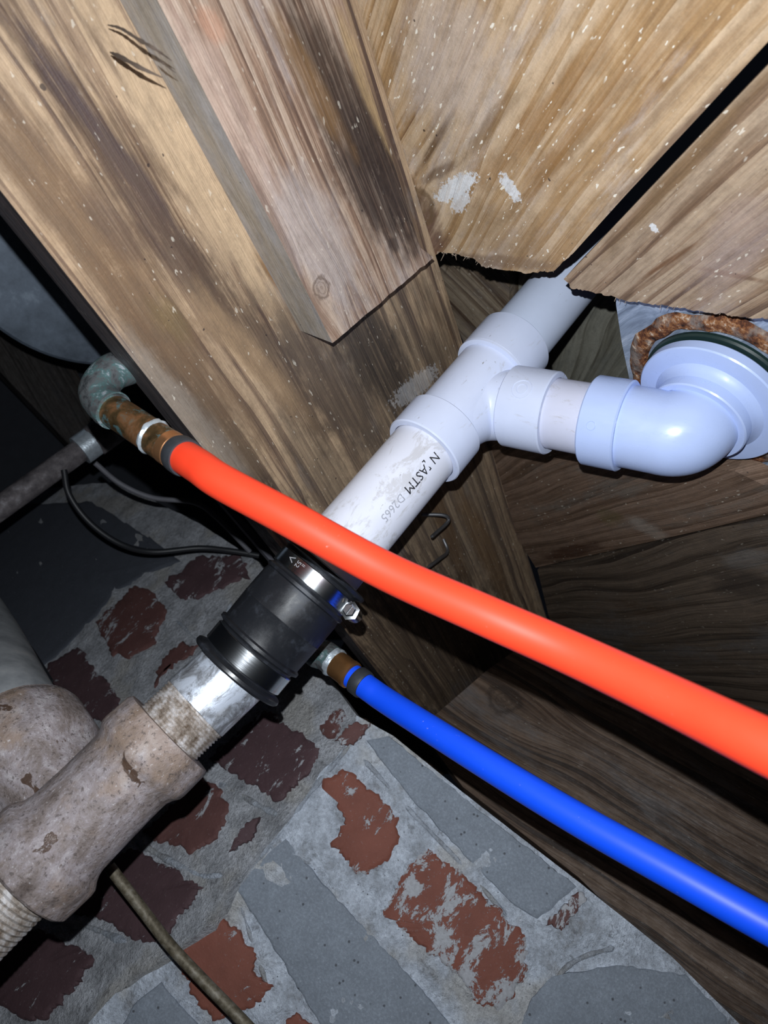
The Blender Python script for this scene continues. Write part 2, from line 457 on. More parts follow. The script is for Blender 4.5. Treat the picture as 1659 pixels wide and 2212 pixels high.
bk(wall_left, PL_L, [(357, 1260), (430, 1203), (520, 1200), (540, 1250), (455, 1282), (400, 1298)], RED3, .3, 12)
bk(wall_left, PL_L, [(90, 1450), (168, 1400), (262, 1510), (240, 1575), (150, 1520)], RED3, .15, 13)
bk(wall_left, PL_L, [(335, 1487), (350, 1458), (410, 1418), (430, 1395), (392, 1392), (350, 1430)], RED2, .2, 14)
bk(wall_left, PL_L, [(694, 1578), (722, 1540), (742, 1535), (738, 1572), (716, 1596)], RED2, .5, 15)
bk(wall_right, PL_R, [(1178, 2000), (1216, 1955), (1252, 1925), (1268, 1940), (1248, 1968), (1212, 2012)], RED2, .6, 16)
# grey concrete blocks
def blk(wall, plane, pts, mat, seed, h=.003):
    return lump('concrete_block', pts, plane, h, .05, .03, mat, wall, ((500, 1600), (900, 2000)), 12, 3.0, seed)
blk(wall_right, PL_R, [(515, 1925), (560, 1862), (618, 1812), (690, 1900), (790, 2005), (905, 2130), (1010, 2260), (1000, 2330), (780, 2330), (700, 2225), (600, 2060)], M_BLK, 21)
blk(wall_right, PL_R, [(792, 1600), (840, 1590), (1000, 1722), (1245, 1915), (1160, 1985), (1110, 1955), (1000, 1845), (885, 1722)], M_BLK, 22)
blk(wall_right, PL_R, [(1150, 2155), (1190, 2110), (1330, 2085), (1480, 2105), (1570, 2200), (1560, 2330), (1080, 2330)], M_BLK, 23)
blk(wall_right, PL_R, [(290, 2170), (350, 2120), (372, 2150), (455, 2240), (440, 2320), (210, 2320)], M_BLK, 24)
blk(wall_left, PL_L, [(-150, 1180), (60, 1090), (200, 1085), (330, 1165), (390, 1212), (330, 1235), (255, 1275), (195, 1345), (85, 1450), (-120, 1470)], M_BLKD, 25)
# raised mortar seams (struck joints)
M_SEAM = mortar_mat('mortar ridge', 1.3)
for i, (pts, r) in enumerate([
        ([(880, 2170), (800, 2075), (700, 1960), (610, 1860), (575, 1808)], 5), ([(1100, 1985), (1000, 1870), (880, 1745), (785, 1640)], 6),
        ([(420, 2035), (520, 1905), (590, 1815), (680, 1700), (760, 1605)], 8), ([(600, 2200), (560, 2080), (520, 1960)], 5),
        ([(1130, 2200), (1230, 2085), (1330, 2045)], 6), ([(470, 1690), (560, 1740), (600, 1760)], 8), ([(290, 1815), (350, 1850), (430, 1890), (480, 1890)], 9),
        ([(110, 1990), (200, 2005), (300, 2052)], 9), ([(380, 1340), (450, 1390), (500, 1300)], 6)]):
    pl = PL_L if i in (5, 6, 7, 8) else PL_R; wl = wall_left if pl is PL_L else wall_right
    path = catmull([pl.at(x, y, -.001) for x, y in pts], 10)
    z = .8; rr = [(r*(.75+.5*mnoise.noise(q*60)+.25*mnoise.noise(q*200)))*z/FPX for q in path]
    rr[0] *= .2; rr[-1] *= .2
    tube('mortar_joint', path, rr, M_SEAM, wl, 12)

# far, dark end of the crawl space
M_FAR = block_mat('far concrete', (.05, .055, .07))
PL_F = plane3((0, 900, 2.3), (700, 900, 2.6), (0, 1300, 2.2))
fo = [(-250, 560), (300, 560), (700, 800), (760, 1380), (-250, 1380)]
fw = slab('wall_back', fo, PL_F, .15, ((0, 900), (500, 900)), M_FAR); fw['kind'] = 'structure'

# ------------------------------------------------------------------ WOOD
# side face of the joist
oa = [(-165, 200), (620, 1200), (775, 1400), (862, 1512), (905, 1560)] + [(1248, 1560), (1170, 1300), (945, 565), (741, -100), (-165, -100)]
gA = ((0, 200), (650, 1010))
gA = ((0, 410), (620, 1200))
bA = Board(oa, PL_A, gA)
A_bl = [bA.blob((740, 620), (1130, 1400), 330, (.105, .085, .065), .62, .5), bA.blob((620, 900), (760, 1130), 110, (.10, .08, .06), .5), bA.blob((1000, 1080), (1110, 1320), 40, (.14, .07, .025), .6), bA.blob((0, 40), (330, 480), 16, DKBR, .6), bA.blob((150, 0), (560, 620), 13, DKBR, .6), bA.blob((0, 330), (520, 1010), 20, DKBR, .55), bA.blob((60, 330), (560, 1020), 60, (.10, .065, .042), .6), bA.blob((330, 520), (640, 900), 26, DKBR, .7), bA.blob((360, 780), (620, 1110), 70, (.085, .060, .042), .75), bA.blob((0, 250), (420, 800), 150, (.20, .13, .075), .7), bA.blob((300, 700), (560, 1060), 190, (.13, .085, .052), .65), bA.blob((180, 420), (300, 560), 60, (.07, .05, .05), .6), bA.blob((330, 640), (400, 730), 60, (.16, .13, .05), .6), bA.blob((60, 90), (420, 540), 44, (.055, .036, .04), .9), bA.blob((230, 330), (560, 800), 75, (.10, .065, .05), .8), bA.blob((420, 560), (720, 960), 90, (.075, .045, .03), .8),
        bA.blob((40, 300), (560, 960), 120, (.17, .10, .055), .5), bA.blob((240, 60), (620, 700), 95, (.60, .43, .27), .75),
        bA.blob((420, 640), (660, 900), 60, (.42, .28, .16), .6), bA.blob((300, 780), (560, 1100), 80, (.30, .26, .22), .6),
        bA.blob((610, 700), (830, 980), 110, (.09, .065, .05), .85), bA.blob((720, 620), (900, 900), 120, (.035, .028, .025), .9),
        bA.blob((560, 1060), (720, 1190), 80, (.05, .035, .028), .8), bA.blob((910, 1000), (1020, 1290), 34, (.10, .05, .02), .7),
        bA.blob((560, 560), (640, 660), 20, (.20, .10, .035), .8), bA.blob((850, 870), (945, 800), 42, (.84, .86, .9), .28, .6),
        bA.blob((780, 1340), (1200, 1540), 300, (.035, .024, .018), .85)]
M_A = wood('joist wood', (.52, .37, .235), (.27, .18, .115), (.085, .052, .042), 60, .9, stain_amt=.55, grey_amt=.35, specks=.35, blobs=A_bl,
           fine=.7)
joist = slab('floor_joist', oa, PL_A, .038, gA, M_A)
M_UNDER = wood('joist underside', (.075, .06, .06), (.045, .038, .04), (.015, .013, .015), 90, 1, grey=(.06, .06, .07), specks=.1, off=(2, 2, 2))  # darker wood tone for the joist's lower edge faces
joist.data.materials.append(M_UNDER)
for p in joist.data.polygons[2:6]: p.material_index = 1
tag(joist, 'wide brown floor joist with long dark streaks, crossing behind the white stack pipe', 'joist')
# torn splinters standing off the boards
def splinter(pts, wpx, mat, parent):
    path = catmull([P(*p) for p in pts], 6); n = len(path)
    rr = [wpx*.36*p_/FPX*math.sin(math.pi*(.10+.86*i/(n-1)))*(.7+.6*random.random()) for i, p_ in enumerate([.36]*n)]
    return tube('splinter', path, rr, mat, parent, 6)
M_SPL = simple('splinter wood', (.085, .06, .045), .8, var=.5)
for pts, wd_ in (([(233, 54, .382), (262, 62, .372), (300, 86, .364), (335, 106, .360), (372, 132, .372)], 13), ([(238, 113, .390), (262, 124, .378), (305, 147, .370), (352, 168, .372)], 17),
                 ([(335, 122, .372), (352, 136, .366), (380, 158, .376)], 6)):
    splinter(pts, wd_, M_SPL, joist)

# board nailed along the joist's side
ob = [(340-62, -120), (400, 117), (520, 352), (620, 548), (680, 664), (718, 741)] + ragged([(718, 741), (800, 672), (860, 620), (937, 556)], 12, 2, False, 3)[1:] + [(937, 556), (908, 535), (850, 352), (740, 0), (704, -120)]
gB = ((340, 0), (720, 740))
bB = Board(ob, PL_B, gB)
B_bl = [bB.blob((640, 20), (915, 520), 100, (.045, .026, .017), .95), bB.blob((720, 240), (905, 540), 150, (.022, .014, .013), .95), bB.blob((590, 40), (760, 330), 46, (.20, .11, .045), .75),
        bB.blob((745, 60), (850, 330), 34, (.50, .34, .17), .7), bB.blob((360, 20), (640, 520), 110, (.46, .33, .27), .7), bB.blob((600, 380), (760, 640), 130, (.44, .38, .36), .75),
        bB.blob((420, 20), (480, 80), 46, (.48, .24, .15), .6), bB.blob((640, 640), (720, 715), 70, (.28, .19, .14), .6), bB.blob((520, 330), (650, 600), 22, (.14, .08, .06), .6), bB.blob((840, 515), (862, 540), 22, (.02, .012, .012), .8)]
M_B = wood('side board wood', (.52, .40, .31), (.30, .19, .13), (.12, .07, .05), 80, .85, stain_amt=.3, grey=(.42, .37, .36), grey_amt=.5, specks=.3, blobs=B_bl,
           knots=[bB.knot(695, 622, 14)], off=(.3, .2, 0), fine=1.0)
M_Bedge = wood('side board edge', (.38, .33, .27), (.29, .25, .20), (.20, .17, .14), 160, .6, stain_amt=.35, grey=(.36, .36, .38), grey_amt=.9, specks=.1, off=(1, 3, 0), bump=.35)
sb = slab('side_board', ob, PL_B, .038, gB, M_B)
sb.data.materials.append(M_Bedge)
for p in sb.data.polygons[2:7]: p.material_index = 1
tag(sb, 'board nailed to the joist side, grey-brown, cut off square, small knot near its end', 'board')

# diagonal subfloor planks
oe = [(640, -120)] + [(1856, -120), (1659, 90), (1500, 262), (1350, 423), (1240, 545)] + ragged([(1240, 545), (1198, 584), (1130, 590), (1040, 576), (1022, 558), (950, 545), (925, 562), (880, 556)], 5, 3.2, False, 1)[1:] + [(880, 556)]
gE = ((1659, 90), (1200, 585))
bE = Board(oe, PL_C, gE)
E_bl = [bE.blob((885, 400), (935, 545), 60, (.11, .06, .05), .75), bE.blob((960, 555), (1190, 575), 26, (.16, .10, .07), .7), bE.blob((1350, 200), (1080, 480), 26, (.26, .14, .05), .7), bE.blob((1600, 60), (1250, 420), 22, (.30, .18, .09), .6), bE.blob((1290, 120), (1010, 430), 60, AMBER, .65), bE.blob((1480, 30), (1120, 420), 40, (.34, .19, .08), .6), bE.blob((980, 240), (905, 370), 18, (.10, .055, .03), .8), bE.blob((1110, 200), (1000, 350), 34, (.22, .13, .06), .7),
        bE.blob((910, 395), (990, 350), 26, (.12, .07, .045), .75), bE.blob((1600, 160), (1300, 470), 30, (.13, .08, .06), .7), bE.blob((870, 480), (960, 550), 90, (.13, .07, .055), .7), bE.blob((1060, 200), (880, 60), 280, (.55, .45, .38), .7),
        bE.blob((942, 432), (1025, 382), 44, WHITE, .95, .25), bE.blob((1010, 415), (980, 455), 36, WHITE, .8, .3), bE.blob((1083, 376), (1120, 436), 24, WHITE, .95, .25), bE.blob((1220, 330), (1140, 430), 70, AMBER, .35), bE.blob((1000, 480), (1180, 560), 110, (.30, .19, .10), .5)]
M_E = wood('subfloor wood', (.66, .50, .34), (.42, .26, .125), (.20, .105, .05), 46, .62, stain_amt=.25, grey=(.55, .47, .42), grey_amt=.5, specks=1.0, blobs=E_bl,
           knots=[bE.knot(903, 448, 26)], off=(.7, .45, 0), fine=.7, rough=.42)
pe = slab('subfloor_plank', oe, PL_C, .019, gE, M_E)
tag(pe, 'wide flecked golden subfloor plank with white crusty marks and a knot, ragged cut end', 'plank', 'diagonal subfloor planks')
of = [(1880, -92), (1659, 140), (1560, 243), (1400, 411), (1290, 527), (1222, 598)] + ragged([(1222, 598), (1238, 618), (1300, 628), (1360, 645), (1440, 655), (1540, 670), (1659, 684), (1800, 700)], 4, 3.0, False, 2)[1:] + [(1900, 712)]
bF = Board(of, PL_C, gE)
F_bl = [bF.blob((1510, 520), (1400, 590), 10, (.16, .07, .025), .85), bF.blob((1520, 575), (1650, 600), 12, (.16, .07, .025), .9), bF.blob((1659, 160), (1300, 560), 40, (.20, .12, .05), .6), bF.blob((1640, 280), (1420, 520), 30, (.15, .085, .045), .6),
        bF.blob((1410, 478), (1425, 496), 13, WHITE, .9, .2), bF.blob((1520, 640), (1659, 420), 130, (.40, .30, .26), .6)]
M_F = wood('subfloor wood right', (.48, .36, .25), (.30, .195, .12), (.12, .07, .045), 62, .85, stain_amt=.25, grey=(.36, .29, .26), grey_amt=.45, specks=.6, blobs=F_bl, off=(2.1, 1.4, 0), fine=.8)
pf = slab('subfloor_plank', of, PL_C, .019, gE, M_F, off=.003)
tag(pf, 'ridged brown subfloor plank above the steel plate, ragged splintered cut end', 'plank', 'diagonal subfloor planks')
M_FIB = simple('frayed fibres', (.30, .23, .17), .8, var=.3)
for pr, pl_, segs in ((pe, PL_C, [(950, 548, 1190, 588, 26)]), (pf, PL_C, [(1250, 625, 1640, 684, 46)])):
    vs, fs = [], []
    for x0, y0, x1, y1, n in segs:
        for i in range(n):
            t = random.random(); x = x0+(x1-x0)*t; y = y0+(y1-y0)*t
            a = pl_.at(x, y-5, .001); dx, dy = random.uniform(-9, 7), random.uniform(4, 14)
            tube_geo([a, pl_.at(x+dx*.4, y-5+dy*.6, -.002), pl_.at(x+dx, y+dy-3, random.uniform(-.006, .004))], [.0006, .0004, .00015], 4, vs=vs, fs=fs)
    fo_ = meshobj('frayed_edge', vs, fs, Matrix.Translation(vs[0]), M_FIB, pr); fo_['kind'] = 'stuff'

# far subfloor planks seen beyond the opening
og1 = [(1040, 905), (1250, 950), (1480, 1000), (1590, 1014), (1652, 1044), (1800, 1062), (1800, 1076), (1659, 1108), (1500, 1146), (1159, 1224), (1120, 1160)]
gG = ((1659, 1110), (1160, 1225))
bG = Board(og1, PL_C, gG)
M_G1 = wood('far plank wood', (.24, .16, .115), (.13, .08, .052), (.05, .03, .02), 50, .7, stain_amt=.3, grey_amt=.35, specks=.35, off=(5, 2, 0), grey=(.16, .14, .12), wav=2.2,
            blobs=[bG.blob((1180, 1200), (1290, 1175), 26, (.05, .02, .01), .9), bG.blob((1360, 1120), (1440, 1160), 24, (.34, .30, .26), .5), bG.blob((1300, 1120), (1340, 1110), 40, (.12, .10, .035), .4)])
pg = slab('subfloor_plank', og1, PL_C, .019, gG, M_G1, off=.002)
tag(pg, 'dark brown subfloor plank directly below the white elbow', 'plank', 'diagonal subfloor planks')
og2 = [(1161, 1231), (1500, 1153), (1659, 1115), (1800, 1083), (1800, 1700), (1420, 1560), (1255, 1480), (1185, 1330)]
bG2 = Board(og2, PL_C, gG)
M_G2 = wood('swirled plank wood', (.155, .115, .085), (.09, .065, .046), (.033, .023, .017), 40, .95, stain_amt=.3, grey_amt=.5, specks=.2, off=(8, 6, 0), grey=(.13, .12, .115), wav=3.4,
            blobs=[bG2.blob((1545, 1270), (1659, 1255), 70, (.035, .026, .022), .75), bG2.blob((1560, 1215), (1659, 1200), 40, (.20, .20, .20), .4)])
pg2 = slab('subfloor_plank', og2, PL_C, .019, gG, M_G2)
tag(pg2, 'dark weathered subfloor plank with swirling grain, just above the red pipe', 'plank', 'diagonal subfloor planks')
# blocking seen through the cut opening
PL_K = Plane(U, .585)
ok1 = [(880, 480), (1100, 480), (1100, 760), (1010, 760), (985, 700), (900, 640)]
M_K = wood('blocking wood', (.50, .40, .29), (.30, .22, .15), (.10, .06, .04), 40, .8, stain_amt=.6, grey_amt=.4, specks=.5, off=(11, 3, 0), wav=4)
k1 = slab('blocking', ok1, PL_K, .03, ((900, 500), (1100, 700)), M_K); tag(k1, 'mottled wood blocking beside the top of the white stack pipe', 'blocking')
ok2 = [(1120, 500), (1420, 500), (1420, 900), (1120, 900)]
M_K2 = wood('grey blocking wood', (.30, .29, .24), (.20, .19, .15), (.09, .08, .06), 40, .8, stain_amt=.4, grey_amt=.7, grey=(.17, .175, .16), specks=.1, off=(13, 5, 0), wav=4)
k2 = slab('blocking', ok2, Plane(U, .60), .03, ((1180, 850), (1300, 600)), M_K2); tag(k2, 'grey-green wood behind the gap between the stack pipe and the steel plate', 'blocking')
# rim board low on the right
PL_J = plane3((1050, 1450, 1.05), (1659, 1720, .88), (1000, 1690, .96))
oj = [(1052, 1448), (1120, 1400), (1260, 1430), (1800, 1640), (1800, 2400), (1640, 2400), (1560, 2200), (1250, 1895), (1000, 1700), (905, 1575)]
bJ = Board(oj, PL_J, ((1050, 1450), (1659, 1790)))
M_J = wood('rim board wood', (.17, .115, .08), (.085, .052, .034), (.028, .017, .012), 46, 1.2, stain_amt=.6, grey_amt=.4, grey=(.13, .12, .12), specks=.12, off=(17, 9, 0), wav=2.2, knots=[bJ.knot(1088, 1512, 27)])
jj = slab('rim_board', oj, PL_J, .038, ((1050, 1450), (1659, 1790)), M_J); tag(jj, 'dark brown rim board with a round knot, between the red and blue pipes', 'board')
# dark filler added for the gap behind the coupling, shade put into its colour
of2 = [(760, 1350), (1130, 1340), (1150, 1620), (900, 1660), (790, 1560), (700, 1480)]
M_Q = wood('dark gap filler', (.12, .08, .055), (.06, .038, .025), (.02, .014, .01), 40, 1, stain_amt=.6, grey_amt=.3, specks=.05, off=(21, 9, 0), wav=3)
qq = slab('gap_filler', of2, plane3((760, 1350, 1.60), (1250, 1330, 1.62), (900, 1650, 1.36)), .04, ((800, 1600), (950, 1380)), M_Q); tag(qq, 'dark filler slab standing in for the shaded gap behind the blue pipe fitting', 'filler')
# thin grey batten and dim distant joist left
bt = slab('batten', [(462, 1070), (478, 1075), (612, 1212), (604, 1226), (586, 1214)], plane3((470, 1080, .95), (600, 1210, .99), (470, 1120, .95)), .012, ((470, 1080), (600, 1210)), simple('grey batten paint', (.09, .09, .11), .7, var=.3))
tag(bt, 'thin grey batten under the joist, left of the black coupling', 'batten')
dj = slab('distant_joist', [(-200, 480), (60, 560), (235, 960), (150, 960), (-60, 740), (-200, 700)], plane3((0, 600, 1.85), (200, 940, 2.0), (0, 760, 1.85)), .04, ((0, 600), (200, 940)),
          wood('distant joist wood', (.07, .06, .055), (.05, .042, .038), (.02, .016, .014), 30, 1, off=(4, 4, 4), grey=(.06, .06, .07), specks=.05))
tag(dj, 'dim distant joist beyond the round metal duct', 'joist')

# bent nails in the joist
M_NAIL = simple('nail steel', (.22, .22, .23), .45, .9, var=.3)
for pts, lab in (([(905, 1108, .004), (930, 1098, .02), (933, 1108, .024), (900, 1130, .028), (888, 1136, .03)], 'bent grey nail beside the white stack pipe, upper of two'),
                 ([(958, 1165, 0), (950, 1182, .012), (920, 1192, .02), (890, 1206, .024)], 'bent rusty nail beside the white stack pipe, lower of two')):
    path = catmull([PL_A.at(*p) for p in pts], 6)
    nl = tube('nail', path, [.0021]*(len(path)-1)+[.0012], M_NAIL, None, 10); tag(nl, lab, 'nail', 'bent nails in the joist')

# ------------------------------------------------------------------ STEEL PLATE + drain flange
C_el = P(1480, 943, .577)
PL_T = Plane(U, (C_el.z-CAMLOC.z)+.0345+.0115+.0075)
m = N('galvanised sheet', .45, .5, .35)
n1 = m.noise(m.map(m.co, rot=(0, 0, .6), scale=(.3, 1, 1)), 40, 6, .75, .6); n2 = m.noise(m.co, 14, 3, .6)
c = m.ramp(n1, [(.36, (.16, .20, .28)), (.5, (.38, .46, .60)), (.62, (.72, .80, .95))])
m.col(m.mix(m.step(n2, .45, .65, 0, .5), c, (.16, .2, .27))); m.bump(n1, .3, .0006); M_SHEET = m.m
op = [(1325, 560), (1331, 660), (1343, 740), (1362, 830), (1395, 900), (1440, 960), (1760, 1050), (1900, 1050), (1900, 560)]
plate = slab('steel_plate', op, PL_T, .002, ((1340, 800), (1600, 640)), M_SHEET)
tag(plate, 'bluish galvanised steel plate above the white elbow', 'plate')

Uw = Vector((0, 0, 1))
# where the drain axis meets the plate
zp = CAMLOC.z + PL_T.k
axis_top = Vector((C_el.x, C_el.y, zp))
m = N('rust crust', .85, .3)
n1 = m.noise(m.co, 130, 5, .7); n2 = m.noise(m.co, 45, 4, .6)
c = m.ramp(n1, [(.36, (.02, .010, .008)), (.48, (.13, .045, .02)), (.57, (.30, .13, .05)), (.68, (.6, .5, .4))])
m.col(m.mix(m.step(n2, .5, .62, 0, .8), c, (.22, .19, .17))); m.bump(n1, 1.0, .003); M_RUST = m.m
vs, fs = [], []
seg = 72
R0 = [(0.0, .0790), (.0030, .0765), (.0045, .0715), (.0035, .0655), (0.0, .0635)]
for k in range(seg):
    a = 2*math.pi*k/seg; d = Vector((math.cos(a), math.sin(a), 0))
    for h, r in R0:
        q = axis_top + d*r
        nz = mnoise.noise(q*90)*.0020 + mnoise.noise(q*35)*.0035
        vs.append(axis_top + d*(r+nz) - Uw*(h*1.0+abs(nz)*.5+.0002))
for k in range(seg):
    for j in range(len(R0)-1):
        fs.append([k*5+j, ((k+1) % seg)*5+j, ((k+1) % seg)*5+j+1, k*5+j+1])
meshobj('rust_rim', vs, fs, Matrix.Translation(axis_top), M_RUST, plate, smooth=True)
M_GASK = simple('dark green gasket', (.012, .028, .026), .35, var=.3)
dg = lathe('drain_gasket', axis_top-Uw*.0065, axis_top-Uw*.0028, [(0, .048), (0, .0600), (.35, .0615), (1, .0615), (1, .048)], M_GASK)
tag(dg, 'dark green rubber gasket between the white flange and the steel plate', 'gasket')

# ------------------------------------------------------------------ PVC drain
def pvc(name, base, grime=.4, rough=.33):
    m = N(name, rough, .5)
    n1 = m.noise(m.map(m.co, scale=(1, 1, .45)), 60, 6, .75, .5); n2 = m.noise(m.co, 22, 4, .6); n3 = m.noise(m.map(m.co, loc=(3, 3, 3), scale=(1, 1, .5)), 170, 3, .7)
    c = m.mix(m.step(n2, .3, .7), tuple(a*.94 for a in base), base)
    c = m.mix(m.step(n1, .70-.16*grime, .80-.16*grime, 0, .45*min(1, grime*1.6)), c, (.36, .34, .32))
    c = m.mix(m.math('MULTIPLY', m.step(n3, .66, .72), m.step(n2, .45, .6, 0, min(1, grime*1.5))), c, (.22, .20, .18))
    c = m.mix(m.math('MULTIPLY', m.step(n1, .66, .70), m.step(n3, .5, .56, 0, min(1, grime))), c, (.42, .34, .22))
    m.col(c); m.rough(m.step(n1, .3, .7, rough-.06, rough+.22)); m.b.inputs['Subsurface Weight'].default_value = 0
    m.bump(n3, .06, .0004); return m.m
M_PVC = pvc('white pvc scuffed', (.69, .71, .81), 1.15); M_PVCF = pvc('white pvc fitting', (.62, .68, .86), .62, .30); M_PVCC = pvc('clean pvc elbow', (.48, .59, .90), .0, .26)

A0 = P(835, 1070, .612); A1 = P(1165, 680, .705); AD = (A1-A0).normalized()
def onaxis(px):                                # point of the stack axis nearest to a pixel column
    lo, hi = -.5, .6
    for _ in range(40):
        mid = (lo+hi)/2; q = ROT.transposed() @ (A0+AD*mid-CAMLOC)
        if CX + q.x/-q.z*FPX < px: lo = mid
        else: hi = mid
    return A0+AD*lo
F0 = P(510, 1453, .566); F1 = onaxis(704)      # coupling ends
PR = .0302
hub_lo0, hub_lo1 = onaxis(914), onaxis(962)
hub_up0, hub_up1 = onaxis(1062), onaxis(1112)
# lower pipe
sp = lathe('stack_pipe', onaxis(690), hub_lo0+AD*.012, [(0, PR), (1, PR)], M_PVC)
tag(sp, 'scuffed white plastic pipe with printed letters, above the black coupling', 'pipe', 'white drain pipes')
up = lathe('upper_pipe', hub_up1-AD*.015, hub_up1+AD*.20, [(0, PR), (1, PR)], pvc('white pvc upper', (.62, .69, .86), .35))
tag(up, 'clean white plastic pipe rising above the tee into the floor opening', 'pipe', 'white drain pipes')
# sanitary tee
B0, B1 = P(1104, 877, .652), P(1190, 892, .594); BD = (P(1478, 943, .577)-B0).normalized()
B1 = B0 + BD*.040
tee = thing('drain_tee', hub_lo0, 'white plastic sanitary tee joining the stack pipe and the branch pipe', 'pipe fitting')
vs, fs = lathe_geo(hub_lo1-AD*.004, hub_up0+AD*.004, [(0, .0318), (1, .0318)])
K0 = hub_lo1 + AD*.004
mid = B0 - BD*.03
b_ = (K0-AD*.012, K0+AD*.016+BD*.003, B0-BD*.034-AD*.003, B0-BD*.001)
br = [b_[0]*(1-t)**3 + b_[1]*3*t*(1-t)**2 + b_[2]*3*t*t*(1-t) + b_[3]*t**3 for t in [i/30 for i in range(31)]] + [B0+BD*.004]
tube_geo(br, [.0305+.0012*min(1, i/12) for i in range(len(br))], 56, vs=vs, fs=fs)
meshobj('tee_body', vs, fs, zframe(hub_lo0, AD), M_PVCF, tee, smooth=True)
def hub(name, a, b, r, ri, mat, parent, lip=True, lip_end=0):
    L = (b-a).length; e = .0012/L; d = .02/L
    prof = [(d, ri), (.0, ri), (0, r-.0010), (e, r), (1-e, r), (1, r-.0012), (1, ri*.99)]
    if lip_end: prof = [(0, ri*.99), (0, r-.0012), (e, r), (1-e, r), (1, r-.0010), (1, ri), (1-d, ri)]
    return lathe(name, a, b, prof, mat, parent, 72, closed=False)
hub('lower_hub', hub_lo0, hub_lo1, .0362, PR+.0006, M_PVCF, tee)
hub('upper_hub', hub_up0, hub_up1, .0362, PR+.0004, M_PVCF, tee)
hub('branch_hub', B0, B1, .0358, PR+.0004, M_PVCF, tee, lip_end=1)
# fillet rings where the hubs meet the barrel
lathe('hub_rib', hub_up0-AD*.002, hub_up0+AD*.001, [(0, .0325), (.3, .036), (1, .0362)], M_PVCF, tee, 72)
# branch pipe
E0 = P(1278, 906, .615); E0 = B0 + BD*(E0-B0).dot(BD)
bp = lathe('branch_pipe', B1-BD*.015, E0+BD*.01, [(0, .0302), (1, .0302)], pvc('white pvc branch', (.60, .62, .76), .9))
tag(bp, 'short scuffed white pipe between the tee and the elbow', 'pipe', 'white drain pipes')
# elbow
el = thing('drain_elbow', E0, 'glossy white plastic elbow turning up into the round flange', 'pipe fitting')
E1 = E0 + BD*.030
hub('elbow_hub', E0, E1, .0375, .0306, M_PVCC, el)
Cc = B0 + BD*(C_el-B0).dot(BD)
U2 = (U*1.0); Uel = Vector((0, 0, 1))
rb = .023
arc = [E1-BD*.003]
a0 = Cc - BD*rb*.8; a1 = Cc + Uel*rb*.8
for i in range(17):
    t = i/16; arc.append(a0*(1-t)**2 + Cc*2*t*(1-t)*1.0 + a1*t*t)
# push the bend outward like a moulded long elbow
arc.append(Cc+Uel*.034)
rad = [.0335]+[.0335+.0010*math.sin(math.pi*i/16) for i in range(17)]+[.0335]
tube('elbow_body', arc, rad, M_PVCC, el, 72, zframe(Cc, BD))
R1 = Cc + Uel*.0165
lathe('upper_collar', R1+Uel*.0, R1+Uel*.020, [(0, .031), (0, .0385), (.06, .0394), (1, .0388)], M_PVCC, el, 72)
rad_lip = .0590
D0 = Cc + Uel*.0345
lathe('drain_flange', D0, D0+Uel*.0115, [(0, .037), (0, .040), (.0, .0525), (.05, .0580), (.15, rad_lip), (.8, rad_lip), (1, rad_lip-.002), (1, .03)], M_PVCC, el, 96)
lathe('flange_neck', D0-Uel*.010, D0+Uel*.002, [(0, .0387), (.4, .0398), (.75, .0428), (1, .0475)], M_PVCC, el, 72, closed=False)
# embossed and printed writing, wrapped round the pipes
def wrap_text(name, body, size, a, axis, R, facing, mat, parent, ext=.0004, flip=False, rise=.0, spacing=1.0):
    """text running along 'axis' from point a on the surface of a pipe of radius R; facing = direction out of the pipe at mid height"""
    cu = bpy.data.curves.new(name, 'FONT'); cu.body = body; cu.size = size; cu.space_character = spacing; cu.resolution_u = 2
    t = bpy.data.objects.new(name, cu); bpy.context.collection.objects.link(t)
    bpy.context.view_layer.update()
    me = bpy.data.meshes.new_from_object(t.evaluated_get(bpy.context.evaluated_depsgraph_get()))
    bpy.data.objects.remove(t)
    f = (facing - axis*facing.dot(axis)).normalized(); up_ = f.cross(axis)
    bm = bmesh.new(); bm.from_mesh(me)
    bmesh.ops.triangulate(bm, faces=bm.faces)
    g = bmesh.ops.extrude_face_region(bm, geom=bm.faces[:])
    top = {v for v in g['geom'] if isinstance(v, bmesh.types.BMVert)}
    vs = []; 
    for v in bm.verts: v.co.z = 1 if v in top else 0
    bm.verts.index_update()
    for v in bm.verts:
        y = v.co.y - size*.35; an = y/R; rr = R + (ext if v.co.z > .5 else -.0003)
        vs.append(a + axis*v.co.x + (f*math.cos(an)+up_*math.sin(an))*rr)
    fs = [[v.index for v in q.verts] for q in bm.faces]; bm.free()
    return meshobj(name, vs, fs, zframe(a, axis), mat, parent)
M_INK = simple('black ink', (.02, .02, .025), .6)
def face_dir(center, px, py, z):               # out of the pipe towards a surface point seen in the photo
    return (P(px, py, z)-center)
